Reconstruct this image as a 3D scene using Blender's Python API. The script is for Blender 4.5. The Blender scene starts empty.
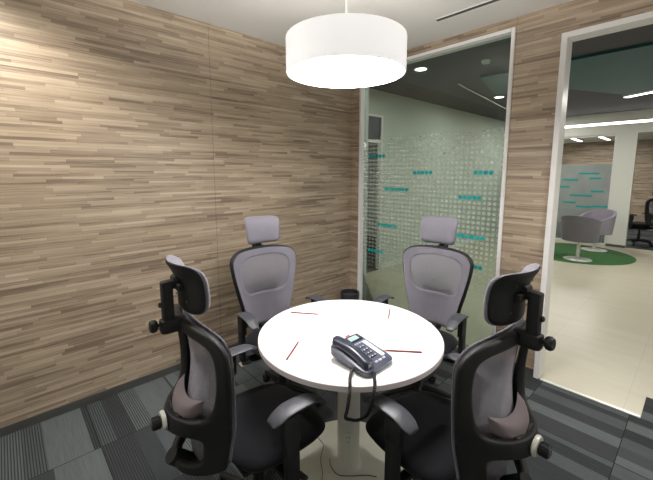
import bpy, bmesh, math, random
from mathutils import Vector, Matrix
random.seed(7)
PI = math.pi
COL = bpy.context.scene.collection

# ------------------------------------------------------------------ helpers
class MB:
    """collects shapes into one bmesh"""
    def __init__(s):
        s.bm = bmesh.new()
    def _xf(s, vs, m):
        for v in vs: v.co = m @ v.co
    def box(s, c, size, rot=(0, 0, 0), bev=0.0, seg=2):
        r = bmesh.ops.create_cube(s.bm, size=1.0)
        vs = r['verts']
        for v in vs: v.co = Vector((v.co.x*size[0], v.co.y*size[1], v.co.z*size[2]))
        if bev > 0:
            es = list({e for v in vs for e in v.link_edges})
            g = bmesh.ops.bevel(s.bm, geom=es, offset=bev, segments=seg, affect='EDGES', profile=0.6)
            vs = list({v for f in g['faces'] for v in f.verts} | {v for v in vs if v.is_valid})
        m = Matrix.Translation(Vector(c)) @ Matrix.Rotation(rot[2], 4, 'Z') @ Matrix.Rotation(rot[1], 4, 'Y') @ Matrix.Rotation(rot[0], 4, 'X')
        s._xf(vs, m)
        return s
    def b2(s, x0, x1, y0, y1, z0, z1, bev=0.0):
        return s.box(((x0+x1)/2, (y0+y1)/2, (z0+z1)/2), (x1-x0, y1-y0, z1-z0), bev=bev)
    def tube(s, pts, r, seg=10, caps=True):
        pts = [Vector(p) for p in pts]; n = len(pts)
        rs = r if isinstance(r, (list, tuple)) else [r]*n
        rings = []; up = None
        for i, p in enumerate(pts):
            t = (pts[min(i+1, n-1)] - pts[max(i-1, 0)]).normalized()
            if up is None:
                up = t.orthogonal().normalized()
            up = (up - t*up.dot(t)).normalized()
            sd = t.cross(up)
            rings.append([s.bm.verts.new(p + (up*math.cos(a) + sd*math.sin(a))*rs[i]) for a in [2*PI*k/seg for k in range(seg)]])
        for i in range(n-1):
            for k in range(seg):
                s.bm.faces.new((rings[i][k], rings[i][(k+1) % seg], rings[i+1][(k+1) % seg], rings[i+1][k]))
        if caps:
            s.bm.faces.new(rings[0][::-1]); s.bm.faces.new(rings[-1])
        return s
    def cyl(s, p0, p1, r0, r1=None, seg=24):
        return s.tube([p0, p1], [r0, r0 if r1 is None else r1], seg)
    def lathe(s, prof, c=(0, 0, 0), seg=48, axis=None):
        """prof: list of (radius, height); closed at ends where r==0"""
        m = Matrix.Translation(Vector(c))
        if axis is not None:
            m = m @ Vector((0, 0, 1)).rotation_difference(Vector(axis)).to_matrix().to_4x4()
        rings = []
        for r, h in prof:
            if r <= 1e-6: rings.append([s.bm.verts.new(m @ Vector((0, 0, h)))])
            else: rings.append([s.bm.verts.new(m @ Vector((r*math.cos(2*PI*k/seg), r*math.sin(2*PI*k/seg), h))) for k in range(seg)])
        for a, b in zip(rings[:-1], rings[1:]):
            for k in range(seg):
                k2 = (k+1) % seg
                if len(a) == 1 and len(b) == 1: continue
                if len(a) == 1: s.bm.faces.new((a[0], b[k2], b[k]))
                elif len(b) == 1: s.bm.faces.new((a[k], a[k2], b[0]))
                else: s.bm.faces.new((a[k], a[k2], b[k2], b[k]))
        return s
    def grid(s, f, nu, nv, skip=None):
        V = [[s.bm.verts.new(f(i/nu, j/nv)) for i in range(nu+1)] for j in range(nv+1)]
        for j in range(nv):
            for i in range(nu):
                if skip and skip((i+.5)/nu, (j+.5)/nv): continue
                s.bm.faces.new((V[j][i], V[j][i+1], V[j+1][i+1], V[j+1][i]))
        return s
    def slab(s, f, nu, nv):
        """closed sheet: f(u,v,side) side 0/1"""
        A = [[s.bm.verts.new(f(i/nu, j/nv, 0)) for i in range(nu+1)] for j in range(nv+1)]
        B = [[s.bm.verts.new(f(i/nu, j/nv, 1)) for i in range(nu+1)] for j in range(nv+1)]
        for j in range(nv):
            for i in range(nu):
                s.bm.faces.new((A[j][i], A[j+1][i], A[j+1][i+1], A[j][i+1]))
                s.bm.faces.new((B[j][i], B[j][i+1], B[j+1][i+1], B[j+1][i]))
        for i in range(nu):
            s.bm.faces.new((A[0][i], A[0][i+1], B[0][i+1], B[0][i]))
            s.bm.faces.new((A[nv][i+1], A[nv][i], B[nv][i], B[nv][i+1]))
        for j in range(nv):
            s.bm.faces.new((A[j+1][0], A[j][0], B[j][0], B[j+1][0]))
            s.bm.faces.new((A[j][nu], A[j+1][nu], B[j+1][nu], B[j][nu]))
        return s
    def prism(s, pts, z0, z1):
        a = [s.bm.verts.new((x, y, z0)) for x, y in pts]; b = [s.bm.verts.new((x, y, z1)) for x, y in pts]
        n = len(pts)
        s.bm.faces.new(a[::-1]); s.bm.faces.new(b)
        for i in range(n): s.bm.faces.new((a[i], a[(i+1) % n], b[(i+1) % n], b[i]))
        return s
    def build(s, name, m, parent=None, smooth=True, ang=40, loc=None, rot=None):
        bmesh.ops.recalc_face_normals(s.bm, faces=s.bm.faces)
        me = bpy.data.meshes.new(name); s.bm.to_mesh(me); s.bm.free()
        ms = m if isinstance(m, (list, tuple)) else [m]
        for q in ms: me.materials.append(q)
        if smooth:
            for p in me.polygons: p.use_smooth = True
            me.set_sharp_from_angle(angle=math.radians(ang))
        o = bpy.data.objects.new(name, me); COL.objects.link(o)
        if parent: o.parent = parent
        if loc: o.location = loc
        if rot: o.rotation_euler = rot
        return o

def tag(o, label, cat, group=None, kind=None):
    o['label'] = label; o['category'] = cat
    if group: o['group'] = group
    if kind: o['kind'] = kind
    return o
def thing(name, label, cat, loc=(0, 0, 0), rz=0, group=None):
    o = bpy.data.objects.new(name, None); COL.objects.link(o)
    o.empty_display_size = .1
    o.location = loc; o.rotation_euler = (0, 0, rz)
    return tag(o, label, cat, group)
def struct(o):
    o['kind'] = 'structure'; return o
def copy_tree(o, parent=None):
    c = o.copy(); COL.objects.link(c); c.parent = parent
    for ch in list(o.children): copy_tree(ch, c)
    return c
def solid(o, t, off=-1, sub=0, bev=0):
    m = o.modifiers.new('s', 'SOLIDIFY'); m.thickness = t; m.offset = off
    if bev:
        b = o.modifiers.new('b', 'BEVEL'); b.width = bev; b.segments = 2; b.limit_method = 'ANGLE'; b.angle_limit = math.radians(50)
    if sub:
        q = o.modifiers.new('u', 'SUBSURF'); q.levels = sub; q.render_levels = sub
    return o

# ------------------------------------------------------------------ materials
class NT:
    def __init__(s, name):
        s.m = bpy.data.materials.new(name); s.m.use_nodes = True
        s.t = s.m.node_tree; s.N = s.t.nodes; s.L = s.t.links
        s.bsdf = s.N['Principled BSDF']; s.out = s.N['Material Output']
    def n(s, typ, **kw):
        x = s.N.new(typ)
        for k, v in kw.items(): setattr(x, k, v)
        return x
    def put(s, sock, v):
        if hasattr(v, 'is_linked') or isinstance(v, bpy.types.NodeSocket): s.L.new(v, sock)
        else: sock.default_value = v
    def math(s, op, a, b=None, c=None):
        x = s.n('ShaderNodeMath', operation=op)
        s.put(x.inputs[0], a)
        if b is not None: s.put(x.inputs[1], b)
        if c is not None: s.put(x.inputs[2], c)
        return x.outputs[0]
    def mix(s, fac, a, b):
        x = s.n('ShaderNodeMix', data_type='RGBA')
        s.put(x.inputs['Factor'], fac)
        s.put(x.inputs[6], a if not isinstance(a, tuple) else (*a[:3], 1)); s.put(x.inputs[7], b if not isinstance(b, tuple) else (*b[:3], 1))
        return x.outputs[2]
    def comb(s, x, y, z=0.0):
        c = s.n('ShaderNodeCombineXYZ'); s.put(c.inputs[0], x); s.put(c.inputs[1], y); s.put(c.inputs[2], z)
        return c.outputs[0]
    def white(s, v):
        w = s.n('ShaderNodeTexWhiteNoise', noise_dimensions='3D'); s.L.new(v, w.inputs['Vector'])
        return w.outputs['Value']
    def noise(s, v, scale, detail=2.0, rough=.5):
        w = s.n('ShaderNodeTexNoise'); s.put(w.inputs['Scale'], scale); w.inputs['Detail'].default_value = detail; w.inputs['Roughness'].default_value = rough
        if v is not None: s.L.new(v, w.inputs['Vector'])
        return w.outputs['Fac']
    def pos(s):
        g = s.n('ShaderNodeNewGeometry'); p = s.n('ShaderNodeSeparateXYZ'); s.L.new(g.outputs['Position'], p.inputs[0])
        return g.outputs['Position'], p.outputs[0], p.outputs[1], p.outputs[2]
    def obj(s):
        g = s.n('ShaderNodeTexCoord'); p = s.n('ShaderNodeSeparateXYZ'); s.L.new(g.outputs['Object'], p.inputs[0])
        return g.outputs['Object'], p.outputs[0], p.outputs[1], p.outputs[2]
    def bump(s, h, strength=.3, dist=.001):
        b = s.n('ShaderNodeBump'); b.inputs['Strength'].default_value = strength; b.inputs['Distance'].default_value = dist
        s.L.new(h, b.inputs['Height']); s.L.new(b.outputs[0], s.bsdf.inputs['Normal'])

def lin(r, g, b):
    f = lambda c: ((c/255+.055)/1.055)**2.4 if c > 10 else c/255/12.92
    return (f(r), f(g), f(b))

def plain(name, col, rough=.5, metal=0.0, var=.06, scale=40, bump=0.0, spec=.5, bscale=None):
    t = NT(name); o, *_ = t.obj()
    f = t.noise(o, scale, 3)
    lo = tuple(c*(1-var) for c in col); hi = tuple(min(1, c*(1+var)) for c in col)
    t.L.new(t.mix(f, lo, hi), t.bsdf.inputs['Base Color'])
    t.bsdf.inputs['Roughness'].default_value = rough; t.bsdf.inputs['Metallic'].default_value = metal
    t.bsdf.inputs['Specular IOR Level'].default_value = spec
    if bump: t.bump(t.noise(o, bscale or scale*6, 2), bump, .001)
    return t.m

def emit(name, col, strength):
    t = NT(name); t.N.remove(t.bsdf)
    e = t.n('ShaderNodeEmission'); e.inputs[0].default_value = (*col, 1); e.inputs[1].default_value = strength
    t.L.new(e.outputs[0], t.out.inputs[0]); return t.m

def wood_wall():
    t = NT('stacked wood strip cladding')
    p, x, y, z = t.pos()
    u = t.math('ADD', x, y)
    H = .0175
    row = t.math('FLOOR', t.math('DIVIDE', z, H))
    r1 = t.white(t.comb(row, 3.3)); r2 = t.white(t.comb(row, 7.7, 1.0))
    ln = t.math('ADD', .18, t.math('MULTIPLY', r2, .30))
    uu = t.math('DIVIDE', t.math('ADD', u, t.math('MULTIPLY', r1, 5.0)), ln)
    col = t.math('FLOOR', uu)
    cid = t.white(t.comb(row, col, 2.0))
    g = t.noise(t.comb(t.math('MULTIPLY', u, 3.0), t.math('MULTIPLY', z, 120.0), t.math('MULTIPLY', cid, 30.0)), 1.0, 4, .65)
    big = t.noise(t.comb(t.math('MULTIPLY', u, 1.2), t.math('MULTIPLY', z, 14.0), 0.0), 1.0, 2)
    v = t.math('ADD', t.math('ADD', .07, t.math('MULTIPLY', cid, .42)), t.math('ADD', t.math('MULTIPLY', t.math('SUBTRACT', g, .5), .95), t.math('MULTIPLY', t.math('SUBTRACT', big, .5), .7)))
    cr = t.n('ShaderNodeValToRGB'); cr.color_ramp.interpolation = 'LINEAR'
    e = cr.color_ramp.elements
    e[0].position = -0.0; e[0].color = (*lin(120, 103, 88), 1)
    e[1].position = .85; e[1].color = (*lin(208, 195, 177), 1)
    for pp, c in ((.16, (149, 132, 113)), (.34, (167, 149, 128)), (.55, (184, 167, 145))):
        q = e.new(pp); q.color = (*lin(*c), 1)
    t.L.new(v, cr.inputs[0])
    # joints: strip ends, strip edges and the big panel seams
    fz = t.math('FRACT', t.math('DIVIDE', z, H)); fu = t.math('FRACT', uu)
    jz = t.math('LESS_THAN', fz, .07)
    ju = t.math('LESS_THAN', fu, .006)
    seam = 0
    s1 = t.math('LESS_THAN', t.math('ABSOLUTE', t.math('ADD', u, 1.60)), .0025)
    s2 = t.math('LESS_THAN', t.math('ABSOLUTE', t.math('SUBTRACT', z, 2.13)), .0022)
    s3 = t.math('LESS_THAN', t.math('ABSOLUTE', t.math('SUBTRACT', u, 1.64)), .002)
    s4 = t.math('LESS_THAN', t.math('ABSOLUTE', t.math('SUBTRACT', z, .91)), .002)
    s2 = t.math('MULTIPLY', t.math('MAXIMUM', s2, s4), t.math('LESS_THAN', x, .05))
    sm = t.math('MAXIMUM', t.math('MAXIMUM', s1, s2), s3)
    c1 = t.mix(t.math('MULTIPLY', t.math('MAXIMUM', jz, ju), .35), cr.outputs[0], lin(80, 62, 48))
    c2 = t.mix(t.math('MULTIPLY', sm, .42), c1, lin(60, 46, 36))
    t.L.new(c2, t.bsdf.inputs['Base Color'])
    t.bsdf.inputs['Roughness'].default_value = .48
    h = t.math('ADD', t.math('MULTIPLY', cid, 1.0), t.math('MULTIPLY', g, .4))
    t.bump(t.math('SUBTRACT', h, t.math('MULTIPLY', sm, 1.5)), .35, .0015)
    return t.m

def carpet():
    t = NT('striped carpet tile')
    p, x, y, z = t.pos()
    T = .5
    ty = t.math('DIVIDE', t.math('ADD', y, 2.58), T); tx = t.math('DIVIDE', x, T)
    iy = t.math('FLOOR', ty); ix = t.math('FLOOR', tx)
    fy = t.math('FRACT', ty)
    tid = t.white(t.comb(ix, iy, 4.0))
    # irregular bands across each tile
    nb = 5.0
    yy = t.math('ADD', t.math('MULTIPLY', fy, nb), t.math('MULTIPLY', tid, .6))
    ib = t.math('FLOOR', yy)
    bid = t.white(t.comb(t.math('ADD', ix, t.math('MULTIPLY', iy, 17.0)), ib, 9.0))
    bid2 = t.white(t.comb(t.math('ADD', ix, t.math('MULTIPLY', iy, 17.0)), ib, 29.0))
    cr = t.n('ShaderNodeValToRGB'); cr.color_ramp.interpolation = 'CONSTANT'
    e = cr.color_ramp.elements
    e[0].position = 0; e[0].color = (*lin(64, 66, 69), 1)
    e[1].position = .8; e[1].color = (*lin(93, 98, 100), 1)
    for pp, c in ((.18, (62, 65, 68)), (.36, (82, 87, 89)), (.58, (96, 101, 103))):
        q = e.new(pp); q.color = (*lin(*c), 1)
    t.L.new(bid, cr.inputs[0])
    fine = t.math('LESS_THAN', t.math('FRACT', t.math('DIVIDE', y, .0125)), .42)
    on = t.math('MULTIPLY', fine, t.math('GREATER_THAN', bid2, .42))
    c1 = t.mix(t.math('MULTIPLY', on, .8), cr.outputs[0], lin(40, 42, 44))
    # streaky yarn
    st = t.noise(t.comb(t.math('MULTIPLY', x, 6.0), t.math('MULTIPLY', y, 260.0), 0.0), 1.0, 2)
    pl = t.noise(p, 900, 1)
    w = t.math('ADD', t.math('MULTIPLY', st, .7), t.math('MULTIPLY', pl, .5))
    c2 = t.n('ShaderNodeVectorMath', operation='SCALE'); t.L.new(c1, c2.inputs[0]); t.L.new(t.math('ADD', .32, w), c2.inputs['Scale'])
    edge = t.math('MINIMUM', t.math('MINIMUM', t.math('FRACT', tx), fy), t.math('MINIMUM', t.math('SUBTRACT', 1.0, t.math('FRACT', tx)), t.math('SUBTRACT', 1.0, fy)))
    c3 = t.mix(t.math('LESS_THAN', edge, .004), c2.outputs[0], lin(30, 31, 32))
    t.L.new(c3, t.bsdf.inputs['Base Color'])
    t.bsdf.inputs['Roughness'].default_value = .95; t.bsdf.inputs['Specular IOR Level'].default_value = .15
    t.bump(pl, .5, .002)
    return t.m

def lobby_floor():
    t = NT('polished beige vinyl floor')
    p, x, y, z = t.pos()
    n1 = t.noise(t.comb(t.math('MULTIPLY', x, 1.5), t.math('MULTIPLY', y, 9.0), 0.0), 1.0, 3)
    c = t.mix(n1, lin(180, 174, 154), lin(198, 192, 173))
    jx = t.math('LESS_THAN', t.math('FRACT', t.math('DIVIDE', t.math('ADD', x, .02), .62)), .006)
    jy = t.math('LESS_THAN', t.math('FRACT', t.math('DIVIDE', y, .95)), .003)
    c = t.mix(t.math('MULTIPLY', t.math('MAXIMUM', jx, jy), .35), c, lin(140, 134, 118))
    t.L.new(c, t.bsdf.inputs['Base Color'])
    t.bsdf.inputs['Roughness'].default_value = .32
    return t.m

def mesh_fabric(name, col, alpha, pitch=.004):
    t = NT(name)
    o, x, y, z = t.obj()
    wx = t.math('SINE', t.math('MULTIPLY', x, 2*PI/pitch)); wz = t.math('SINE', t.math('MULTIPLY', z, 2*PI/pitch))
    w = t.math('MULTIPLY', t.math('ADD', wx, wz), .25)
    n = t.noise(o, 60, 2)
    t.L.new(t.mix(n, tuple(c*.92 for c in col), tuple(c*1.08 for c in col)), t.bsdf.inputs['Base Color'])
    t.bsdf.inputs['Roughness'].default_value = .75
    t.bsdf.inputs['Sheen Weight'].default_value = .15
    a = t.math('ADD', alpha, t.math('MULTIPLY', w, .18))
    t.L.new(a, t.bsdf.inputs['Alpha'])
    return t.m

def cloth(name, col, rough=.9, sheen=.2, scale=500):
    t = NT(name); o, x, y, z = t.obj()
    n = t.noise(o, scale, 2); n2 = t.noise(o, 12, 2)
    v = t.math('ADD', t.math('MULTIPLY', n, .5), t.math('MULTIPLY', n2, .5))
    t.L.new(t.mix(v, tuple(c*.8 for c in col), tuple(c*1.2 for c in col)), t.bsdf.inputs['Base Color'])
    t.bsdf.inputs['Roughness'].default_value = rough; t.bsdf.inputs['Sheen Weight'].default_value = sheen
    t.bsdf.inputs['Specular IOR Level'].default_value = .2
    t.bump(n, .4, .0008)
    return t.m

def pane_glass(name, tint, dots=True):
    """clear tinted pane; the frosted dot film is a pattern on the glass itself"""
    t = NT(name); t.N.remove(t.bsdf)
    p, x, y, z = t.pos()
    tr = t.n('ShaderNodeBsdfTransparent'); tr.inputs[0].default_value = (*tint, 1)
    gl = t.n('ShaderNodeBsdfGlossy'); gl.inputs['Roughness'].default_value = .02; gl.inputs[0].default_value = (1, 1, 1, 1)
    fr = t.n('ShaderNodeFresnel'); fr.inputs[0].default_value = 1.45
    m1 = t.n('ShaderNodeMixShader'); t.L.new(t.math('MULTIPLY', fr.outputs[0], .9), m1.inputs[0]); t.L.new(tr.outputs[0], m1.inputs[1]); t.L.new(gl.outputs[0], m1.inputs[2])
    res = m1
    if dots:
        P = .042
        fx = t.math('SUBTRACT', t.math('FRACT', t.math('DIVIDE', t.math('ADD', x, .03), P)), .5); fz = t.math('SUBTRACT', t.math('FRACT', t.math('DIVIDE', t.math('ADD', z, .03), P)), .5)
        d = t.math('POWER', t.math('ADD', t.math('POWER', t.math('ABSOLUTE', fx), 3.0), t.math('POWER', t.math('ABSOLUTE', fz), 3.0)), 1/3)
        mr = t.n('ShaderNodeMapRange'); t.L.new(z, mr.inputs[0])
        mr.inputs[1].default_value = .45; mr.inputs[2].default_value = 1.0; mr.inputs[3].default_value = .08; mr.inputs[4].default_value = .31
        mr2 = t.n('ShaderNodeMapRange'); t.L.new(z, mr2.inputs[0])
        mr2.inputs[1].default_value = 1.9; mr2.inputs[2].default_value = 1.6; mr2.inputs[3].default_value = .2; mr2.inputs[4].default_value = .31
        r = t.math('MINIMUM', mr.outputs[0], mr2.outputs[0])
        rng = t.math('MULTIPLY', t.math('GREATER_THAN', z, .50), t.math('LESS_THAN', z, 1.89))
        f = t.math('MULTIPLY', t.math('LESS_THAN', d, r), rng)
        df = t.n('ShaderNodeBsdfDiffuse'); df.inputs[0].default_value = (.85, .9, .87, 1)
        tl = t.n('ShaderNodeBsdfTranslucent'); tl.inputs[0].default_value = (.85, .9, .87, 1)
        mm = t.n('ShaderNodeMixShader'); mm.inputs[0].default_value = .5; t.L.new(df.outputs[0], mm.inputs[1]); t.L.new(tl.outputs[0], mm.inputs[2])
        m2 = t.n('ShaderNodeMixShader'); t.L.new(t.math('MULTIPLY', f, .30), m2.inputs[0]); t.L.new(m1.outputs[0], m2.inputs[1]); t.L.new(mm.outputs[0], m2.inputs[2])
        res = m2
    t.L.new(res.outputs[0], t.out.inputs[0])
    return t.m

def frosted(name):
    t = NT(name); t.N.remove(t.bsdf)
    p, x, y, z = t.pos()
    tr = t.n('ShaderNodeBsdfTransparent'); tr.inputs[0].default_value = (.8, .85, .84, 1)
    df = t.n('ShaderNodeBsdfDiffuse'); tl = t.n('ShaderNodeBsdfTranslucent')
    n = t.noise(p, 5, 2)
    c = t.mix(n, (.36, .39, .385), (.5, .53, .525))
    t.L.new(c, df.inputs[0]); t.L.new(c, tl.inputs[0])
    mm = t.n('ShaderNodeMixShader'); mm.inputs[0].default_value = .5; t.L.new(df.outputs[0], mm.inputs[1]); t.L.new(tl.outputs[0], mm.inputs[2])
    m2 = t.n('ShaderNodeMixShader'); t.L.new(tr.outputs[0], m2.inputs[1]); t.L.new(mm.outputs[0], m2.inputs[2])
    mr = t.n('ShaderNodeMapRange'); t.L.new(z, mr.inputs[0])
    mr.inputs[1].default_value = .25; mr.inputs[2].default_value = .75; mr.inputs[3].default_value = .15; mr.inputs[4].default_value = .8
    t.L.new(mr.outputs[0], m2.inputs[0])
    t.L.new(m2.outputs[0], t.out.inputs[0])
    return t.m

M = dict(
    wood=wood_wall(), carpet=carpet(), lobby=lobby_floor(),
    ceil=plain('white ceiling paint', lin(228, 225, 220), .8, var=.015, scale=3, bump=.05),
    dceil=plain('dark corridor ceiling paint', lin(72, 72, 78), .7, var=.05, scale=2),
    teal_ceil=plain('deep teal ceiling paint', lin(24, 78, 80), .45, var=.2, scale=1.5),
    paint=plain('pale green grey wall paint', lin(204, 208, 200), .6, var=.03, scale=2),
    white=plain('white partition laminate', lin(226, 228, 222), .4, var=.02, scale=3),
    frame=plain('white powder coated aluminium', lin(232, 230, 230), .3, var=.02),
    skirt=plain('brushed dark metal skirting', lin(105, 104, 102), .38, .6, var=.15, scale=8),
    table=plain('white laminate tabletop', lin(240, 240, 240), .3, var=.01, scale=5),
    edge=plain('pale grey edge band', lin(205, 196, 198), .4, var=.02),
    pole=plain('pale grey painted steel', lin(206, 206, 196), .35, var=.02),
    black=plain('black moulded nylon', lin(20, 20, 22), .58, var=.15, bump=.12, spec=.4),
    arm=plain('dark grey soft armrest rubber', lin(60, 61, 68), .46, var=.08, bump=.05, spec=.6),
    seat=cloth('black seat fabric', lin(19, 19, 23), sheen=.05),
    lilac=cloth('lilac grey fabric', lin(116, 113, 122), sheen=.12),
    pad=cloth('mauve grey padding fabric', lin(112, 102, 106)),
    mesh=mesh_fabric('lilac grey mesh fabric', lin(132, 129, 140), .54),
    chrome=plain('polished chrome', (.75, .75, .76), .12, 1.0, var=.02),
    satin=plain('satin silver plastic', lin(222, 222, 216), .3, .3, var=.03),
    steel=plain('brushed stainless steel', lin(190, 188, 182), .25, .9, var=.05),
    phone=plain('dark slate phone plastic', lin(66, 70, 86), .35, var=.06, bump=.04),
    phone2=plain('glossy black phone plastic', lin(46, 49, 62), .25, var=.05),
    lcd=plain('grey green liquid crystal display', lin(150, 172, 168), .2, var=.03),
    key=plain('pale grey keys', lin(168, 172, 182), .4, var=.03),
    card=plain('white index card', lin(240, 240, 240), .5, var=.01),
    redmark=plain('red print', lin(190, 60, 60), .5),
    paper=plain('white notepaper', lin(236, 236, 237), .8, var=.01, scale=20),
    ink=plain('pale grey print', lin(205, 212, 216), .8),
    pencil=plain('red brown lacquer', lin(120, 56, 50), .35, var=.08),
    pwood=plain('bare pencil wood', lin(205, 170, 130), .7),
    lead=plain('graphite', lin(40, 40, 42), .4),
    eraser=plain('dark pencil end cap', lin(70, 50, 50), .5),
    cable=plain('black cable rubber', lin(24, 24, 26), .45),
    cable2=plain('brown grey cable sleeve', lin(92, 84, 72), .6),
    teal=plain('teal vinyl film', lin(0, 165, 165), .5, var=.04),
    rug=cloth('green loop rug pile', lin(52, 98, 50), sheen=.1, scale=60),
    tub=cloth('mid grey wool upholstery', lin(108, 106, 112)),
    tubl=cloth('pale lilac grey wool upholstery', lin(150, 144, 158)),
    dark=plain('dark tinted panel', lin(44, 46, 54), .3, var=.1),
    lampshell=plain('white drum shade', lin(245, 244, 246), .5, var=.01),
    glass=pane_glass('green tinted partition glass', (.77, .83, .80)),
    frost=frosted('frosted film glass'),
)
# drum shade glows a little: it is the lamp's own translucent shade
_t = M['lampshell'].node_tree.nodes['Principled BSDF']
_t.inputs['Emission Color'].default_value = (1, .98, 1, 1); _t.inputs['Emission Strength'].default_value = .5
E_lamp = emit('pendant diffuser light', (1, .98, .97), 46)
E_bulb = emit('bulb glow', (1, .97, .93), 1100)
E_down = emit('downlight lens light', (1, .97, .9), 14)
E_lin = emit('linear light diffuser', (1, .98, .92), 7)

# ------------------------------------------------------------------ the setting
HC = 2.667      # meeting room ceiling
XR, YR = 3.55, -3.75
ZC = 2.75       # corridor ceiling
struct(MB().b2(-.1, XR+.1, YR-.1, 0, -.06, 0).b2(2.55, XR+.1, 0, .30, -.06, 0).build('floor', M['carpet'], smooth=False))
def lobby_poly():
    m = MB()
    m.b2(-.75, 2.55, 0, .30, -.06, 0); m.b2(-.75, 7.0, .30, 6.52, -.06, 0)
    return m
struct(lobby_poly().build('floor_corridor', M['lobby'], smooth=False))
struct(MB().b2(-.75, 7.0, 6.52, 10.2, -.06, 0).b2(-3.2, -.75, .0, 3.6, -.06, 0).build('floor_far_room', M['carpet'], smooth=False))
struct(MB().b2(-.1, 0, YR-.1, .1, 0, HC+.15).build('wall_left', M['wood'], smooth=False))
w = MB()
w.b2(0, .12, 0, .1, 0, HC+.15); w.b2(.12, 1.635, 0, .1, 2.60, HC+.15); w.b2(1.635, 1.935, 0, .1, 0, HC+.15)
w.b2(1.935, 3.15, 0, .1, 2.47, HC+.15); w.b2(3.15, XR+.1, 0, .1, 0, HC+.15)
struct(w.build('wall_back', M['wood'], smooth=False))
struct(MB().b2(XR, XR+.1, YR-.1, 0, 0, HC+.15).build('wall_right', M['white'], smooth=False))
struct(MB().b2(0, XR, YR-.1, YR, 0, HC+.15).build('wall_rear', M['white'], smooth=False))
struct(MB().b2(0, XR, YR, 0, HC, HC+.12).build('ceiling', M['ceil'], smooth=False))
# skirting along the wood wall, a metal threshold under the doorway
struct(MB().b2(0, .012, YR, 0, 0, .055, bev=.002).build('baseboard_left', M['skirt'], smooth=False))
struct(MB().b2(.012, .12, -.012, 0, 0, .055).b2(1.635, 1.935, -.012, 0, 0, .055).build('baseboard_back', M['skirt'], smooth=False))
struct(MB().b2(1.98, 2.55, -.022, .006, 0, .006, bev=.002).build('trim_threshold', M['satin'], smooth=False))

# fixed window: frame, pane, teal dashes
def frame_mb(x0, x1, z0, z1, y0, y1, t, bottom=True):
    m = MB()
    m.b2(x0, x0+t, y0, y1, z0, z1, bev=.004); m.b2(x1-t, x1, y0, y1, z0, z1, bev=.004)
    m.b2(x0+t, x1-t, y0, y1, z1-t, z1, bev=.004)
    if bottom: m.b2(x0+t, x1-t, y0, y1, z0, z0+t, bev=.004)
    return m
wf = struct(frame_mb(.12, 1.635, 0, 2.60, -.012, .108, .027, bottom=False).build('window_1', M['frame'], smooth=False))
MB().b2(.147, 1.608, .020, .074, 0, .014).build('floor_channel', M['skirt'], wf, smooth=False)
MB().b2(.147, 1.608, .042, .052, .014, 2.573).build('pane', M['glass'], wf, smooth=False)
td = MB(); P = .042
for (x0, x1, k) in ((.26, .46, 41), (.78, .99, 37), (1.39, 1.57, 37), (.45, .77, 33), (1.25, 1.47, 32), (.37, .64, 24), (1.24, 1.52, 24), (.25, .48, 17), (1.24, 1.52, 18)):
    i = math.floor(x0/P)
    while (i+.5)*P < x1:
        if (i+.5)*P > x0:
            cx, cz = (i+.5)*P-.03, (k+.5)*P-.03
            n = 12; r = .0180
            vs = []
            for q in range(n):
                a = 2*PI*q/n; ca, sa = math.cos(a), math.sin(a)
                rr = r/((abs(ca)**3+abs(sa)**3)**(1/3))
                vs.append((cx+ca*rr, cz+sa*rr))
            fa = [td.bm.verts.new((a_, .0405, b_)) for a_, b_ in vs]; fb = [td.bm.verts.new((a_, .0418, b_)) for a_, b_ in vs]
            td.bm.faces.new(fa); td.bm.faces.new(fb[::-1])
            for q in range(n): td.bm.faces.new((fa[q], fa[(q+1) % n], fb[(q+1) % n], fb[q]))
        i += 1
td.build('teal_dashes', M['teal'], wf, smooth=False)
struct(frame_mb(1.935, 3.15, 0, 2.47, -.022, .108, .036, bottom=False).build('door_1', M['frame'], smooth=False))

# ceiling slot diffuser and circular canopy of the pendant
sv = thing('slot_air_diffuser', 'dark linear slot air diffuser set in the white ceiling', 'air vent', (1.21, -.375, HC))
m = MB(); m.b2(0, 1.3, -.028, -.020, -.004, 0); m.b2(0, 1.3, .020, .028, -.004, 0); m.b2(-.006, 0, -.028, .028, -.004, 0); m.b2(1.3, 1.306, -.028, .028, -.004, 0)
m.build('frame', M['ceil'], sv, smooth=False)
MB().b2(0, 1.3, -.020, .020, -.0015, 0).build('slot', M['dark'], sv, smooth=False)

# ------------------------------------------------------------------ pendant lamp
LX, LY, LZ = 1.52, -1.66, 1.993
lamp = thing('pendant_lamp', 'large white drum pendant lamp hanging above the round table', 'lamp', (LX, LY, LZ))
R = .270; Hh = .15
MB().lathe([(R-.006, .0), (R, .0), (R+.001, .004), (R+.001, Hh-.004), (R, Hh), (R-.006, Hh), (R-.006, Hh-.01), (R-.006, .012), (R-.006, 0)], seg=96).build('drum_shade', M['lampshell'], lamp, ang=50)
MB().lathe([(0, .004), (R-.007, .004), (R-.007, .010), (0, .010)], seg=96).build('diffuser', E_lamp, lamp)
m = MB()
for k in range(3):
    a = 2*PI*k/3+.4
    m.tube([(0, 0, Hh-.012), ((R-.004)*math.cos(a), (R-.004)*math.sin(a), Hh-.012)], .003, 8)
m.lathe([(0, Hh-.02), (.02, Hh-.02), (.02, Hh), (.008, Hh+.012), (0, Hh+.012)], seg=24)
m.build('spider_fitter', M['frame'], lamp)
MB().lathe([(0, .0102), (R-.007, .0102), (R-.007, .0115), (0, .0115)], seg=64).build('diffuser_back', M['lampshell'], lamp)
MB().lathe([(0, .055), (.02, .058), (.033, .075), (.030, .098), (.014, .122), (.012, .13), (0, .13)], seg=24).build('bulb', E_bulb, lamp)
MB().cyl((0, 0, Hh+.01), (0, 0, HC-LZ-.03), .004, seg=10).build('suspension_cable', M['white'], lamp)
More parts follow.
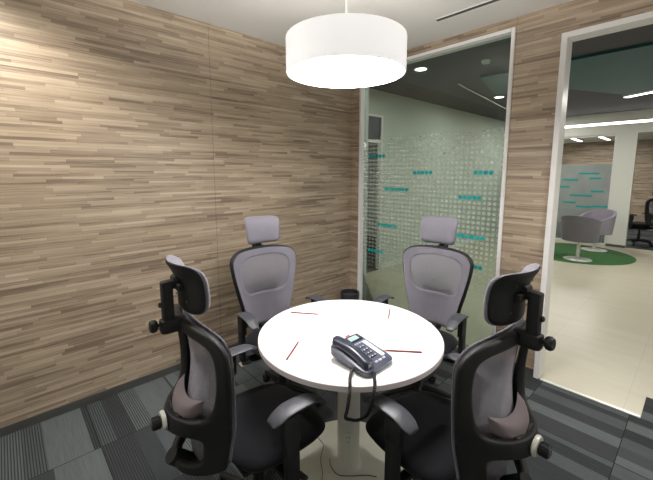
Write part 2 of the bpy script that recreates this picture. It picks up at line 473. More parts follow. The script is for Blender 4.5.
MB().lathe([(0, HC-LZ-.03), (.05, HC-LZ-.03), (.055, HC-LZ-.025), (.055, HC-LZ), (0, HC-LZ)], seg=32).build('ceiling_canopy', M['white'], lamp)

# ------------------------------------------------------------------ round table
TX, TY, TR, TZ = 1.54, -1.64, .452, .75
tb = thing('round_table', 'round white meeting table on a pale column and disc base', 'table', (TX, TY, 0))
MB().lathe([(0, TZ-.028), (TR-.003, TZ-.028), (TR, TZ-.025), (TR+.0005, TZ-.003), (TR-.002, TZ), (0, TZ)], seg=128).build('tabletop', M['table'], tb, ang=25)
MB().lathe([(TR, TZ-.0265), (TR+.0022, TZ-.0255), (TR+.0022, TZ-.003), (TR, TZ-.002)], seg=128).build('edge_band', M['edge'], tb)
MB().lathe([(0, .012), (.058, .012), (.058, TZ-.04), (0, TZ-.04)], seg=48).build('column', M['pole'], tb)
MB().lathe([(0, TZ-.04), (.13, TZ-.04), (.14, TZ-.0285), (0, TZ-.0285)], seg=48).build('top_flange', M['pole'], tb)
MB().lathe([(0, 0), (.333, 0), (.335, .004), (.333, .010), (.325, .013), (.08, .016), (.066, .022), (.058, .03), (0, .03)], seg=128).build('base_disc', M['pole'], tb, ang=35)
# data outlet on the column facing the camera side
d = Vector((.66, -.75, 0)).normalized(); so = MB()
an = math.atan2(d.y, d.x)
so.box((d.x*.058, d.y*.058, .20), (.006, .035, .06), (0, 0, an), bev=.001)
o1 = so.build('outlet_plate', M['pole'], tb, smooth=False)
ho = MB()
for dz, dy in ((.012, -.007), (.012, .007), (-.012, 0.0)):
    p0 = d*.0608 + Vector((-d.y, d.x, 0))*dy + Vector((0, 0, .20+dz)); ho.cyl(p0, p0+d*.001, .003, seg=10)
ho.build('outlet_hole', M['black'], o1)

# ------------------------------------------------------------------ task chair
def make_chair():
    root = thing('office_chair', 'x', 'chair')
    def W(z):
        t_ = min(1, max(0, (z-.44)/.52)); return .166 + .014*t_ + .078*t_*t_*(3-2*t_)
    def yE(z): return -.196 - .10*max(0, z-.64) - .10*max(0, .60-z)
    def bow(z): return .050 + .115*math.exp(-((z-.63)/(.13 if z > .63 else .27))**2) + .01*max(0, (z-.8)/.2)
    ZB, ZT = .45, 1.005
    def zz(u, v):
        a = abs(u)
        z = ZB + (ZT-ZB)*v
        z += v**6*(.022*(1-a*a) - .036*a**10)
        z += (1-v)**5*(.03*a**4 - .005)
        return z
    def shell(u, v, dy=0.0, ws=1.0, bs=1.0):
        u2 = 2*u-1; z = zz(u2, v)
        wv = W(z)*ws*(1 - .06*max(0, (v-.9)/.1)**2*abs(u2))
        return Vector((u2*wv, yE(z)-bow(z)*bs*(1-u2*u2)+dy, z))
    # windows of the rear shell, rounded openings
    def ringcell(m, v0, v1, uw, wv0, wv1, n=14, K=4, shell=shell, e=5.0):
        """quad ring between the rectangle u 0..1, v v0..v1 and a rounded opening"""
        per = [(i/n, v0) for i in range(n)] + [(1, v0+(v1-v0)*i/n) for i in range(n)] + [(1-i/n, v1) for i in range(n)] + [(0, v1-(v1-v0)*i/n) for i in range(n)]
        cu, cv = .5, (wv0+wv1)/2; hu, hv = uw/2, (wv1-wv0)/2
        rings = []
        for k in range(K+1):
            ring = []
            f = k/K
            for (pu, pv) in per:
                # map the outer rectangle point to the rounded opening
                su = (pu-.5)/.5; sv = (pv-(v0+v1)/2)/((v1-v0)/2)
                q = (abs(su)**e+abs(sv)**e)**(1/e)
                iu, iv = cu+su/q*hu, cv+sv/q*hv
                ring.append(m.bm.verts.new(shell(pu*(1-f)+iu*f, pv*(1-f)+iv*f)))
            rings.append(ring)
        N = len(per)
        for a, b in zip(rings[:-1], rings[1:]):
            for i in range(N): m.bm.faces.new((a[i], a[(i+1) % N], b[(i+1) % N], b[i]))
    m = MB()
    VM = .36
    ringcell(m, VM, 1, .77, VM+.050, .925, e=7.0)
    ringcell(m, 0, VM, .70, .08, VM-.055)
    bmesh.ops.remove_doubles(m.bm, verts=m.bm.verts, dist=.0005)
    bf = m.build('back_frame', M['black'], root)
    solid(bf, .028, 0, 1)
    # spine from the shell bottom to the seat mechanism
    m = MB()
    m.tube([(0, yE(.48)-.150, .50), (0, -.29, .43), (0, -.19, .385), (0, -.08, .375)], [.03, .034, .034, .028], 12)
    m.build('spine', M['black'], root)
    # mesh
    m = MB(); m.grid(lambda u, v: shell(u, .015+.970*v, .013, .94, .62), 26, 34)
    solid(m.build('back_mesh', M['mesh'], root), .003)
    # double layer of fabric border over the frame
    m = MB()
    ringcell(m, 0, 1, .80, .44, .93, 20, 10, lambda u, v: shell(u, .015+.970*v, .017, .945, .62), 4.0)
    solid(m.build('mesh_border', M['lilac'], root), .002)
    # lumbar pad behind the mesh with its carrier
    m = MB()
    def lum(u, v, s):
        a = 2*u-1; b = 2*v-1
        zc = .712 + .034*b*(1-.25*a*a) - .035*(1-a*a)
        th = .017*(max(0, 1-abs(a)**4)**.5)*(max(0, 1-abs(b)**4)**.5)+.002
        y = yE(zc)-.62*bow(zc)*(1-(a*.5)**2) - .006 - (2*th if s else 0)
        return Vector((a*.108, y, zc))
    m.slab(lum, 20, 10)
    lp = m.build('lumbar_pad', M['pad'], root)
    m = MB()
    yc = yE(.66)-bow(.66)
    m.tube([(-.06, yE(.68)-.135, .675), (-.03, yc+.02, .665), (0, yc+.005, .66), (.03, yc+.02, .665), (.06, yE(.68)-.135, .675)], [.008, .012, .014, .012, .008], 10)
    m.build('lumbar_carrier', M['black'], root)
    # adjuster: silver disc with a black fluted knob and grey cap
    kz = ZB+(ZT-ZB)*VM; ky = yE(kz)-bow(kz)-.012
    MB().lathe([(0, 0), (.034, 0), (.036, .006), (.032, .014), (0, .016)], (0, ky, kz), 36, (0, -1, 0)).build('adjuster_disc', M['satin'], root)
    m = MB(); pr = []
    for k in range(48): pass
    m.lathe([(0, .014), (.019, .014), (.021, .018), (.021, .042), (.019, .045), (0, .045)], (0, ky, kz), 36, (0, -1, 0))
    for k in range(12):
        a = 2*PI*k/12
        m.box((.021*math.cos(a), ky-.030, kz+.021*math.sin(a)), (.004, .024, .004), (0, -a, 0))
    kb = m.build('adjuster_knob', M['black'], root)
    MB().lathe([(0, .045), (.015, .045), (.014, .047), (0, .048)], (0, ky, kz), 24, (0, -1, 0)).build('knob_cap', M['arm'], kb)
    # ---- headrest
    hy = -.284; hz = 1.142
    def head(u, v, s, t0=0.0, t1=.026, sc=1.0):
        a = 2*u-1; b = 2*v-1
        # rounded outline
        e = 6
        w_ = .136*(1-.10*(1-v))*sc; h_ = .094*sc
        q = max(abs(a), abs(b)); n = (abs(a)**e+abs(b)**e)**(1/e)
        k = q/n if n > 0 else 1
        a2, b2 = a*k, b*k
        x = a2*w_; z = hz + b2*h_ + .006*a2*a2*(1 if b > 0 else 0)
        y = hy + .040*a2*a2 - .012*b2 - .030*max(0, b2)**2.5 - .012*max(0, -b2)**2
        rim = max(0, 1-q**6)**.5
        y += (t0 - t1*(.35+.65*rim)*.0) if not s else t1*(.25+.75*rim)
        return Vector((x, y, z))
    MB().slab(lambda u, v, s: head(u, v, s, 0, .030), 24, 18).build('headrest_cushion', M['lilac'], root, ang=60)
    def hsh(u, v, s):
        p = head(u, v, 0, 0, 0, .965)
        a = 2*u-1; b = 2*v-1; q = max(abs(a), abs(b)); rim = max(0, 1-q**6)**.5
        return p + Vector((0, (-.004-.010*rim) if not s else .003, 0))
    hs = MB().slab(hsh, 24, 18).build('headrest_shell', M['black'], root, ang=60)
    for sx, sz in ((-.06, -.045), (.06, -.045), (-.06, .045), (.06, .045)):
        m = MB(); y0 = head(.5+sx/.27, .5+sz/.188, 0).y - .013
        m.lathe([(0, 0), (.004, 0), (.004, .003), (0, .003)], (sx, y0, hz+sz), 10, (0, -1, 0))
        m.build('shell_screw', M['arm'], hs)
    # bracket: hinge barrel, arm going back, elbow, strut down to the top rail
    yr = yE(1.0)-bow(1.0)
    m = MB()
    ys = -.338
    m.box((0, hy-.018, hz+.005), (.10, .022, .026), bev=.006)
    m.box((0, (hy-.02+ys)/2, hz+.012), (.036, hy-.02-ys+.04, .034), (.06, 0, 0), bev=.010)
    m.box((0, ys, hz-.055), (.040, .040, .152), (0, 0, 0), bev=.012)
    m.box((0, (ys+yr)/2-.008, 1.005), (.050, ys*-1+yr+.045, .054), bev=.016)
    m.lathe([(0, -.02), (.013, -.02), (.013, .02), (0, .02)], (0, hy-.022, hz+.030), 20, (1, 0, 0))
    hb = m.build('headrest_bracket', M['black'], root, ang=35)
    MB().lathe([(0, 0), (.006, 0), (.006, .018), (.016, .02), (.022, .026), (.023, .036), (.018, .044), (0, .046)], (0, ys-.018, 1.012), 28, (0, -1, .05)).build('height_knob', M['black'], hb)
    MB().lathe([(0, 0), (.009, 0), (.010, .008), (.006, .012), (0, .012)], (0, ys-.018, 1.085), 20, (0, -1, 0)).build('tilt_button', M['black'], hb)
    # ---- seat
    m = MB()
    def seatf(u, v, s):
        a = 2*u-1; b = 2*v-1; e = 3.6
        q = max(abs(a), abs(b)); n = (abs(a)**e+abs(b)**e)**(1/e); k = q/n if n > 0 else 1
        a2, b2 = a*k, b*k
        x = a2*(.236-.010*b2); y = .048 + b2*.225
        rim = max(0, 1-q**5)**.5
        if s: z = .445 + .038*rim + .006*a2*a2 - .022*max(0, b2)**3 + .004*min(0, b2)**2
        else: z = .445 - .042*rim - .02*max(0, b2)**3
        return Vector((x, y, z))
    m.slab(seatf, 30, 30)
    m.build('seat', M['seat'], root, ang=70)
    m = MB()
    m.box((0, .01, .385), (.30, .30, .022), bev=.008)
    m.box((0, -.01, .36), (.13, .22, .05), bev=.012)
    mech = m.build('seat_mechanism', M['black'], root, ang=35)
    m = MB(); m.tube([(.05, .03, .365), (.20, .035, .365), (.255, .04, .372)], .005, 8)
    lv = m.build('lever', M['chrome'], mech)
    m = MB(); m.box((.275, .042, .374), (.06, .024, .010), (0, -.1, .1), bev=.003); m.build('lever_grip', M['black'], lv)
    # ---- arms
    for s in (-1, 1):
        m = MB()
        def padf(u, v, q, s=s):
            a = 2*u-1; y = -.085 + .250*v
            wd = .036 + .007*math.sin(PI*min(1, v*1.0)) - .008*v
            endr = 1-max(0, abs(2*v-1)-.80)/.20*.35
            zt = .672 + .012*math.sin(PI*v) - .028*max(0, v-.75)/.25 - .020*max(0, .25-v)/.25
            x = s*(.262 + a*wd*endr)
            if q: z = zt - .007*a*a
            else: z = zt - .020 + .006*a*a
            return Vector((x, y, z))
        m.slab(padf, 10, 18)
        ap = m.build('armrest', M['arm'], root, ang=60)
        ap.modifiers.new('u', 'SUBSURF').render_levels = 1
        m = MB()
        m.box((s*.278, -.005, .60), (.034, .075, .11), bev=.010)
        m.box((s*.282, -.005, .47), (.030, .060, .20), bev=.010)
        m.tube([(s*.282, -.005, .40), (s*.275, 0, .377), (s*.24, 0, .368), (s*.12, 0, .37)], [.024, .024, .022, .02], 10)
        m.build('arm_post', M['black'], root, ang=35)
        m = MB(); m.box((s*.272, -.005, .352), (.06, .05, .008), (0, s*.3, 0), bev=.002); m.build('arm_bracket', M['chrome'], root)
    # ---- gas lift, star base, castors
    MB().lathe([(0, .10), (.026, .10), (.026, .24), (.018, .24), (.018, .35), (0, .35)], seg=24).build('gas_lift', M['black'], root, ang=35)
    MB().lathe([(0, .075), (.035, .075), (.045, .085), (.045, .115), (.03, .13), (0, .13)], seg=32).build('base_hub', M['black'], root, ang=35)
    for k in range(5):
        a = 2*PI*k/5 + PI/5 + PI/2
        dx, dy = math.cos(a), math.sin(a); L = .255
        m = MB(); m.tube([(dx*.03, dy*.03, .100), (dx*.12, dy*.12, .094), (dx*L, dy*L, .070)], [.024, .020, .014], 10)
        lg = m.build('base_leg', M['black'], root)
        m = MB(); c = Vector((dx*L, dy*L, .026)); t_ = Vector((-dy, dx, 0))
        for s in (-1, 1):
            p0 = c + t_*(s*.007); m.tube([p0, p0+t_*s*.003, p0+t_*s*.013, p0+t_*s*.015], [.018, .025, .025, .020], 20)
        m.cyl((dx*L, dy*L, .030), (dx*L, dy*L, .068), .007, seg=10)
        m.build('castor', M['black'], lg)
    return root

chair = make_chair()
FRONT_GROUP = 'office chairs around the round table'
spots = [
    ((1.450, -2.131, 0), math.radians(-3.5), 'lilac grey office chair at the near left of the table, seen from behind', 0),
    ((2.019, -1.608, 0), math.radians(85.3), 'lilac grey office chair at the near right of the table, back to the doorway', 0),
    ((.847, -1.565, 0), math.radians(-96.5), 'lilac grey office chair facing out from the plain wood strip wall', 0),
    ((1.478, -.896, 0), math.radians(187), 'lilac grey office chair facing out in front of the dotted glass window', 0),
]
for i, (p, a, lab, _) in enumerate(spots):
    c = chair if i == 0 else copy_tree(chair)
    c.location = p; c.rotation_euler = (0, 0, a)
    tag(c, lab, 'chair', FRONT_GROUP)
c = copy_tree(chair); c.location = (1.80, 7.10, 0); c.rotation_euler = (0, 0, math.radians(62))
tag(c, 'dark office chair in the far room beyond the white column', 'chair')

# ------------------------------------------------------------------ phone
# local frame: +x towards the user side, -y handset side
PX, PY = 1.765, -1.805
ph = thing('desk_phone', 'dark slate corded desk phone with display on the white tabletop', 'telephone', (PX, PY, TZ), math.radians(1))
tl = .24
def top_z(x): return .028 + (-x+.11)*.20
m = MB()
def pbody(u, v, s):
    x = -.108 + .216*u; y = -.092+.184*v
    e = 8; a = 2*u-1; b = 2*v-1; q = max(abs(a), abs(b)); n = (abs(a)**e+abs(b)**e)**(1/e); k = q/n if n else 1
    x = a*k*.108; y = b*k*.092
    rim = max(0, 1-q**10)**.5
    z = top_z(x)*(.85+.15*rim) if s else .008 + (-x+.108)*.10
    return Vector((x, y, z))
m.slab(pbody, 24, 20)
m.build('body', M['phone'], ph, ang=50)
m = MB(); m.box((-.075, 0, .016), (.035, .13, .024), (0, .2, 0), bev=.004); m.box((.085, 0, .0045), (.03, .14, .008), bev=.002); m.build('stand', M['phone'], ph)
sl = math.atan(.20)
def onp(x, y, h): return (x, y, top_z(x)+h)
m = MB(); m.box(onp(-.070, .022, .001), (.040, .100, .010), (0, sl, 0), bev=.004); bz = m.build('display_housing', M['phone2'], ph)
m = MB(); m.box(onp(-.068, .024, .0065), (.024, .052, .002), (0, sl, 0), bev=.0005); m.build('display', M['lcd'], ph, smooth=False)
m = MB(); m.box(onp(-.097, .018, .004), (.008, .026, .002), (0, sl, 0)); m.build('badge', M['redmark'], ph, smooth=False)
m = MB(); m.box(onp(.018, .058, .001), (.112, .020, .003), (0, sl, 0), bev=.0005); m.build('index_card', M['card'], ph, smooth=False)
for r in range(4):
    for q in range(3):
        m = MB(); m.box(onp(-.012+.022*r, -.008+.0165*q, .002), (.010, .0125, .005), (0, sl, 0), bev=.0015); m.build('key', M['phone2'], ph)
        kk = MB(); kk.box(onp(-.012+.022*r, -.008+.0165*q, .0048), (.005, .008, .0008), (0, sl, 0)); kk.build('key_print', M['key'], ph, smooth=False)
for q in range(5):
    m = MB(); m.box(onp(-.036, -.014+.015*q, .002), (.006, .009, .003), (0, sl, 0), bev=.001); m.build('function_key', M['key'], ph)
for q in range(3):
    m = MB(); m.box(onp(.085, -.004+.024*q, .002), (.010, .015, .004), (0, sl, 0), bev=.001); m.build('function_key', M['key'], ph)
# handset: arched grip with two cups
m = MB()
pts = []; rs = []
def hs_z(t): return .052 + .016*math.sin(PI*t)
def hset(u, v, s):
    t = u; x = -.100 + .196*t; b = 2*v-1
    wd = .024 + .006*(abs(2*t-1)**3)
    endr = max(.0, 1-max(0, abs(2*t-1)-.86)/.14)**.5*.35+.65
    z0 = top_z(x) + .006 + .012*math.sin(PI*t)
    y = -.056 + b*wd*endr
    if s: z = z0 + .016*max(0, 1-b**4)**.5 + .004
    else: z = z0 - .006 - .012*(abs(2*t-1)**4)
    return Vector((x, y, z))
m.slab(hset, 30, 12)
hsx = m.build('handset', M['phone2'], ph, ang=60)
m = MB()
for x in (-.078, .074): m.lathe([(0, -.016), (.021, -.016), (.023, 0), (0, .002)], (x, -.056, top_z(x)+.012), 20)
m.build('handset_cup', M['phone'], hsx)
# cords: coiled handset cord hangs in a loop from the front edge of the table
def catm(P, n=12):
    P = [Vector(p) for p in P]; out = []
    for i in range(len(P)-1):
        p0, p1, p2, p3 = P[max(i-1, 0)], P[i], P[i+1], P[min(i+2, len(P)-1)]
        for k in range(n):
            t = k/n; out.append(.5*((2*p1)+(-p0+p2)*t+(2*p0-5*p1+4*p2-p3)*t*t+(-p0+3*p1-3*p2+p3)*t**3))
    out.append(P[-1]); return out
def coil(path, r, tr, pitch, seg=6, spt=8):
    pts = catm(path, 16); L = [0]
    for a, b in zip(pts[:-1], pts[1:]): L.append(L[-1]+(b-a).length)
    total = L[-1]; turns = total/pitch; N = int(turns*spt); out = []; j = 0; up = Vector((.3, .2, .9)).normalized()
    for i in range(N+1):
        s_ = total*i/N
        while j < len(L)-2 and L[j+1] < s_: j += 1
        f = (s_-L[j])/max(1e-9, L[j+1]-L[j]); p = pts[j].lerp(pts[j+1], f); t = (pts[j+1]-pts[j]).normalized()
        up = (up-t*up.dot(t)).normalized(); sd = t.cross(up); a = 2*PI*i/spt
        out.append(p+(up*math.cos(a)+sd*math.sin(a))*r)
    return MB().tube(out, tr, seg)
E1 = (1.8525, -1.9675); E2 = (1.9215, -1.9035)
cp = [(1.803, -1.900, .768), (1.832, -1.945, .762), (1.862, -1.977, .752), (1.868, -1.988, .715), (1.835, -1.962, .640), (1.800, -1.935, .575), (1.790, -1.905, .545), (1.815, -1.880, .542), (1.850, -1.865, .575), (1.890, -1.885, .650), (1.925, -1.918, .715), (1.922, -1.905, .758), (1.895, -1.875, .763), (1.868, -1.845, .765)]
coil(cp, .0052, .0020, .0046).build('handset_cord', M['cable'], None)
tag(bpy.data.objects['handset_cord'], 'black coiled phone cord hanging in a loop over the table edge', 'cord')
thin = MB().tube(catm([(1.47, -1.70, .70), (1.42, -1.74, .50), (1.41, -1.76, .30), (1.36, -1.70, .10), (1.365, -1.66, .021), (1.42, -1.73, .018), (1.50, -1.79, .018), (1.55, -1.85, .018)]), .0018, 6)
tag(thin.build('thin_cable', M['cable2']), 'thin brown grey cable dropping from under the table to the base disc', 'cable')
thin = MB().tube(catm([(1.465, -1.705, .03), (1.50, -1.728, .019), (1.56, -1.735, .019), (1.61, -1.69, .018), (1.66, -1.63, .018), (1.70, -1.60, .018)]), .002, 6)
tag(thin.build('floor_cable', M['cable']), 'short black cable lying across the table base disc around the column', 'cable')
thin = MB().tube(catm([(1.59, -1.80, .019), (1.66, -1.72, .018), (1.74, -1.70, .018), (1.80, -1.78, .014)]), .0016, 6)
tag(thin.build('floor_cable', M['cable2']), 'thin pale brown cable curving over the right of the table base disc', 'cable')

# ------------------------------------------------------------------ paper sheets and pencils
rot = lambda p, k: {0: (p[0], p[1]), 1: (-p[1], p[0]), 2: (-p[0], -p[1]), 3: (p[1], -p[0])}[k]
# the sheet before the near left chair: corner and edge directions as seen
def sheet(cx, cy, ang, lab):
    s = thing('note_sheet', lab, 'paper', (cx, cy, TZ), ang, 'note sheets on the round table')
    MB().b2(-.074, .074, -.105, .105, .0002, .0012).build('page', M['paper'], s, smooth=False)
    MB().b2(-.062, -.030, .075, .094, .0012, .0014).build('printed_mark', M['ink'], s, smooth=False)
    MB().b2(.030, .060, -.096, -.090, .0012, .0014).build('printed_mark', M['ink'], s, smooth=False)
sheet(1.475, -1.955, math.radians(7), 'white note sheet under the pencil before the near left chair')
sheet(1.855, -1.605, math.radians(93), 'white note sheet under the pencil right of the phone')
sheet(1.225, -1.675, math.radians(-83), 'white note sheet under the pencil before the chair by the wood wall')
sheet(1.58, -1.325, math.radians(187), 'white note sheet under the pencil before the chair by the glass')
def pencil(a, b, lab):
    a = Vector((*a, TZ+.0052)); b = Vector((*b, TZ+.0052)); t_ = (b-a).normalized(); L = .172; mid = (a+b)/2
    s = thing('pencil', lab, 'pencil', (mid.x, mid.y, TZ+.0052), math.atan2(t_.y, t_.x), 'pencils on the note sheets')
    MB().tube([(-L/2+.006, 0, 0), (L/2-.016, 0, 0)], .0044, 6).build('barrel', M['pencil'], s, ang=20)
    MB().tube([(L/2-.016, 0, 0), (L/2-.004, 0, 0)], [.0044, .0012], 10).build('sharpened_tip', M['pwood'], s)
    MB().tube([(L/2-.004, 0, 0), (L/2, 0, 0)], [.0012, .0003], 8).build('lead', M['lead'], s)
    MB().tube([(-L/2, 0, 0), (-L/2+.006, 0, 0)], [.0030, .0044], 10).build('end_cap', M['eraser'], s)
pencil((1.149, -1.714), (1.287, -1.607), 'red brown pencil nearest the chair by the wood wall')
pencil((1.544, -2.033), (1.452, -1.895), 'red brown pencil left of the phone, before the near left chair')
pencil((1.498, -1.250), (1.593, -1.394), 'red brown pencil nearest the chair by the dotted glass')
pencil((1.902, -1.560), (1.779, -1.667), 'red brown pencil lying right beside the phone')

# ------------------------------------------------------------------ waste bin in the corner
bn = thing('waste_bin', 'small steel waste bin with dark rim in the room corner', 'bin', (.20, -.215, 0))
MB().lathe([(0, .0), (.088, .0), (.090, .004), (.094, .235), (.090, .235), (.086, .01), (0, .01)], seg=40).build('bin_body', M['steel'], bn, ang=35)
MB().lathe([(.095, .205), (.101, .208), (.103, .268), (.100, .275), (.092, .275), (.090, .268), (.090, .210), (.095, .205)], seg=40).build('bin_rim', M['dark'], bn, ang=35)
MB().lathe([(0, .10), (.086, .10), (.088, .215), (.0, .19)], seg=32).build('bin_liner', M['black'], bn)

# ------------------------------------------------------------------ beyond the glass: corridor and lobby
w = MB()
w.b2(-.85, -.75, 1.50, 6.6, 0, ZC); w.b2(-.85, -.75, .0, 1.50, 2.40, ZC)
struct(w.build('wall_corridor', M['paint'], smooth=False))
struct(MB().b2(-.85, 0-.1, -.0, .1, 0, ZC+.1).build('wall_corridor_end', M['paint'], smooth=False))
struct(MB().b2(-3.3, -3.2, .0, 3.7, 0, ZC).b2(-3.2, -.85, 3.6, 3.7, 0, ZC).b2(-3.2, -.85, 0, .1, 0, ZC).build('wall_side_room', M['paint'], smooth=False))
struct(MB().b2(-3.3, -.85, 0, 3.7, ZC, ZC+.1).build('ceiling_side_room', M['dceil'], smooth=False))
struct(MB().b2(-.75, -.738, 1.50, 6.45, 0, .09).build('baseboard_corridor', M['white'], smooth=False))
struct(frame_mb(.02, 1.50, 0, 2.40, 0, .06, .035, bottom=False).build('door_2', M['frame'], smooth=False, loc=(-.75, 0, 0), rot=(0, 0, PI/2)))
struct(MB().b2(-.79, -.775, .035, 1.465, 2.03, 2.365).build('trim_transom_panel', M['dark'], smooth=False))
tr = MB().b2(-.80, -.76, .06, 1.465, 1.99, 2.03).build('trim_transom', M['frame'], smooth=False); struct(tr)
struct(MB().b2(-.85, 7.1, .1, 10.3, ZC, ZC+.1).build('ceiling_corridor', M['dceil'], smooth=False))
struct(MB().b2(7.0, 7.1, 0, 10.3, 0, ZC).build('wall_lobby_right', M['paint'], smooth=False))
struct(MB().b2(XR+.1, 7.0, .0, .1, 0, ZC).build('wall_lobby_front', M['paint'], smooth=False))
# teal ceiling raft
rf = MB().prism([(.36, 2.79), (.62, 1.69), (6.9, 1.72), (6.9, 4.9), (1.75, 4.35), (1.23, 3.22)], ZC-.03, ZC-.002)
tag(rf.build('ceiling_raft', M['teal_ceil'], smooth=False), 'deep teal ceiling raft over the lobby', 'ceiling panel')
tk = MB().tube([(.256, 1.83, ZC-.012), (-.05, 4.42, ZC-.012)], .012, 8)
tag(tk.build('ceiling_track', M['steel']), 'thin pale ceiling track running down the corridor', 'track')
sd = thing('smoke_detector', 'small round smoke detector on the dark corridor ceiling', 'smoke detector', (.93, 1.13, ZC))
MB().lathe([(0, -.035), (.03, -.035), (.045, -.02), (.05, 0), (0, 0)], seg=24).build('detector_body', M['paint'], sd)
MB().lathe([(0, -.040), (.012, -.040), (.014, -.034), (0, -.034)], seg=16).build('sensor_cap', M['dark'], sd)

def downlight(x, y, z, lab, e, r=.068, power=15, group='round downlights in the corridor ceiling', spot=None):
    t = thing('downlight', lab, 'ceiling light', (x, y, z), 0, group)
    MB().lathe([(r, -.001), (r+.012, -.001), (r+.014, -.006), (r, -.010), (r-.004, -.004)], seg=40).build('trim_ring', M['frame'], t)
    MB().lathe([(0, -.003), (r-.002, -.003), (r-.002, -.001), (0, -.001)], seg=40).build('lens', E_down, t)
    l = bpy.data.lights.new('downlight_lamp', 'AREA' if spot is None else 'SPOT'); l.energy = power; l.color = (1, .96, .88)
    if spot is None: l.shape = 'DISK'; l.size = r*2
    else: l.spot_size = spot; l.spot_blend = .6; l.shadow_soft_size = .04
    o = bpy.data.objects.new('downlight_lamp', l); COL.objects.link(o); o.location = (x, y, z-.03)
    o.visible_glossy = True
    return t
downlight(.28, .875, ZC, 'round downlight in the dark ceiling just beside the pendant lamp', 1)
downlight(.28, 3.16, ZC, 'round downlight farther down the corridor beside the teal raft', 1)
downlight(.28, 5.45, ZC, 'extra round downlight added for light at the far end of the corridor ceiling', 1)  # extra fixture, kept only for the light it adds to the corridor
# room downlights: one washes the upper part of the wood wall on the left
def linlight(a, b, z, wd, lab, power, group=None):
    a = Vector(a); b = Vector(b); mid = (a+b)/2; L = (b-a).length; an = math.atan2((b-a).y, (b-a).x)
    t = thing('linear_ceiling_light', lab, 'ceiling light', (mid.x, mid.y, z), an, group)
    MB().b2(-L/2, L/2, -wd/2, wd/2, -.03, 0, bev=.003).build('housing', M['frame'], t, smooth=False)
    MB().b2(-L/2+.01, L/2-.01, -wd/2+.006, wd/2-.006, -.034, -.0302).build('diffuser', E_lin, t, smooth=False)
    l = bpy.data.lights.new('linear_lamp', 'AREA'); l.shape = 'RECTANGLE'; l.size = L; l.size_y = wd; l.energy = power; l.color = (1, .97, .9)
    o = bpy.data.objects.new('linear_lamp', l); COL.objects.link(o); o.location = (mid.x, mid.y, z-.04); o.rotation_euler = (0, 0, an)
linlight((1.70, 4.34), (2.9, 3.62), ZC-.03, .09, 'long linear light slung under the teal ceiling raft', 45)
linlight((.36, 7.05), (.26, 8.75), 2.40, .09, 'linear light seen left above the frosted partition', 26, 'linear lights in the far room')
linlight((.88, 7.15), (.86, 8.75), 2.40, .09, 'linear light nearer the white column above the frosted partition', 26, 'linear lights in the far room')
linlight((4.2, 1.4), (4.2, 3.4), ZC-.03, .09, 'linear light over the lobby floor beyond the doorway', 33)
# far partition line
YP = 6.5
struct(MB().b2(1.35, 1.67, YP-.06, YP+.06, 0, 2.32).build('trim_column', M['white'], smooth=False))
struct(MB().b2(1.35, 1.67, YP-.075, YP-.06, 0, .05).build('trim_column_plinth', M['skirt'], smooth=False))
struct(MB().b2(-.75, 7.0, YP-.06, YP+.06, 2.32, ZC).b2(3.2, 7.0, YP-.06, YP+.06, 0, 2.32).build('wall_header', M['white'], smooth=False))
hl = thing('mounted_strip_light', 'long bright strip light along the white header', 'light strip', (-.7, YP-.074, 2.54))
MB().b2(0, 7.6, -.012, .014, -.035, .02).build('strip_housing', M['frame'], hl, smooth=False)
MB().b2(.01, 7.59, -.016, -.0125, -.028, .014).build('strip_diffuser', E_lin, hl, smooth=False)
fp = struct(frame_mb(-.74, 1.35, 0, 2.32, YP-.02, YP+.02, .035).build('window_2', M['frame'], smooth=False))
MB().b2(-.705, 1.315, YP-.004, YP+.004, .035, 1.72).build('frosted_pane', M['frost'], fp, smooth=False)
m = MB()
for (x, z, L) in ((.75, 1.50, .36), (.95, 1.40, .20), (.45, 1.36, .30), (.62, 1.02, .40), (1.00, 1.12, .22), (1.04, .80, .28), (.76, .78, .28), (.50, .86, .24), (.98, .88, .001), (.2, 1.2, .4), (.1, .9, .3)):
    m.b2(x, x+L, YP-.010, YP-.0045, z, z+.036)
m.build('teal_dashes', M['teal'], fp, smooth=False)
# far room
struct(MB().b2(-.85, 7.0, 9.8, 9.9, 0, 2.45).build('wall_far', M['wood'], smooth=False))
struct(MB().b2(-.85, -.75, 6.6, 9.8, 0, 2.45).build('wall_far_left', M['paint'], smooth=False))
struct(MB().b2(-.75, 7.0, YP+.06, 9.8, 2.40, 2.46).build('ceiling_far_room', M['ceil'], smooth=False))
# green round rug
tag(MB().lathe([(0, 0), (.945, 0), (.95, .006), (.94, .012), (0, .012)], seg=96).build('round_rug', M['rug'], loc=(1.03, 5.16, 0)), 'round grass green rug under the tub chairs', 'rug')
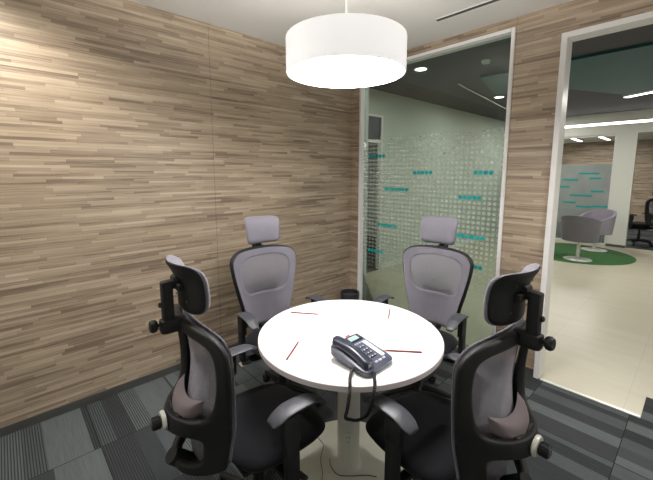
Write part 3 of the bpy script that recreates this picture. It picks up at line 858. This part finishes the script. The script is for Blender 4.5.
# tub chairs
def tub(x, y, rz, lab, mat, mat2):
    t = thing('tub_chair', lab, 'armchair', (x, y, .012), rz, 'grey tub chairs on the green rug')
    def sh(u, v, s):
        a = (u-.5)*2*math.radians(128); c = math.cos(a)
        top = .60 + .20*(.5+.5*math.cos(a*1.15))**.8
        z = .34 + (top-.34)*v
        r = .262 + .035*v - (.045 if s else 0)
        return Vector((math.sin(a)*r*1.02, -c*r*.95, z))
    solid(MB().slab(sh, 36, 10).build('shell', mat, t, ang=70), .0)
    t.children[-1].modifiers.clear()
    MB().lathe([(0, .34), (.18, .34), (.225, .365), (.235, .41), (.21, .45), (0, .46)], seg=40).build('seat_cushion', mat2, t, ang=60)
    MB().lathe([(0, .02), (.028, .02), (.028, .30), (.10, .33), (.10, .345), (0, .345)], seg=24).build('pedestal', M['satin'], t, ang=40)
    MB().lathe([(0, 0), (.215, 0), (.215, .006), (.20, .012), (.04, .020), (0, .022)], seg=48).build('base_plate', M['satin'], t, ang=40)
tub(1.25, 4.56, math.radians(-5), 'grey tub chair with its back to the doorway', M['tub'], M['tub'])
tub(1.28, 5.72, math.radians(150), 'pale lilac tub chair facing the doorway, behind the grey one', M['tubl'], M['tubl'])

# lounge seat in the side room seen at the left of the dotted glass
# ------------------------------------------------------------------ room wall-washer (real downlight above the wood wall, left of view)
def room_spot(x, y, lab, power, size=75):
    downlight(x, y, HC, lab, 1, .045, power, 'small spotlights in the meeting room ceiling', spot=math.radians(size))
room_spot(.55, -2.95, 'small round spotlight close to the wood wall', 80, 150)
room_spot(3.05, -.70, 'unseen small round spotlight added near the doorway', 90, 120)  # added out of view to light the floor on the right
downlight(-1.9, 1.2, ZC, 'unseen round downlight added to brighten the side room off the corridor', 1, group=None)  # unseen lamp, added so the side room is less dark

# ------------------------------------------------------------------ camera, world, view
f = 351.0
cd = bpy.data.cameras.new('camera'); cam = bpy.data.objects.new('camera', cd); COL.objects.link(cam)
cd.sensor_fit = 'HORIZONTAL'; cd.sensor_width = 36.0; cd.lens = f/653*36; cd.shift_y = -21/653; cd.clip_start = .02
cam.location = (2.695, -2.867, 1.55)
cam.rotation_euler = (math.radians(90-7.6267), 0, math.radians(47.2214))
sc = bpy.context.scene; sc.camera = cam
wd = bpy.data.worlds.new('world'); sc.world = wd; wd.use_nodes = True
bg = wd.node_tree.nodes['Background']; bg.inputs[0].default_value = (.8, .85, .9, 1); bg.inputs[1].default_value = .02
vs = sc.view_settings; sc.display_settings.display_device = 'sRGB'
vs.view_transform = 'Standard'; vs.look = 'None'; vs.exposure = 0.0; vs.gamma = 1.0; vs.use_curve_mapping = False
sc.cycles.use_denoising = True
sc.cycles.max_bounces = 8; sc.cycles.transparent_max_bounces = 16
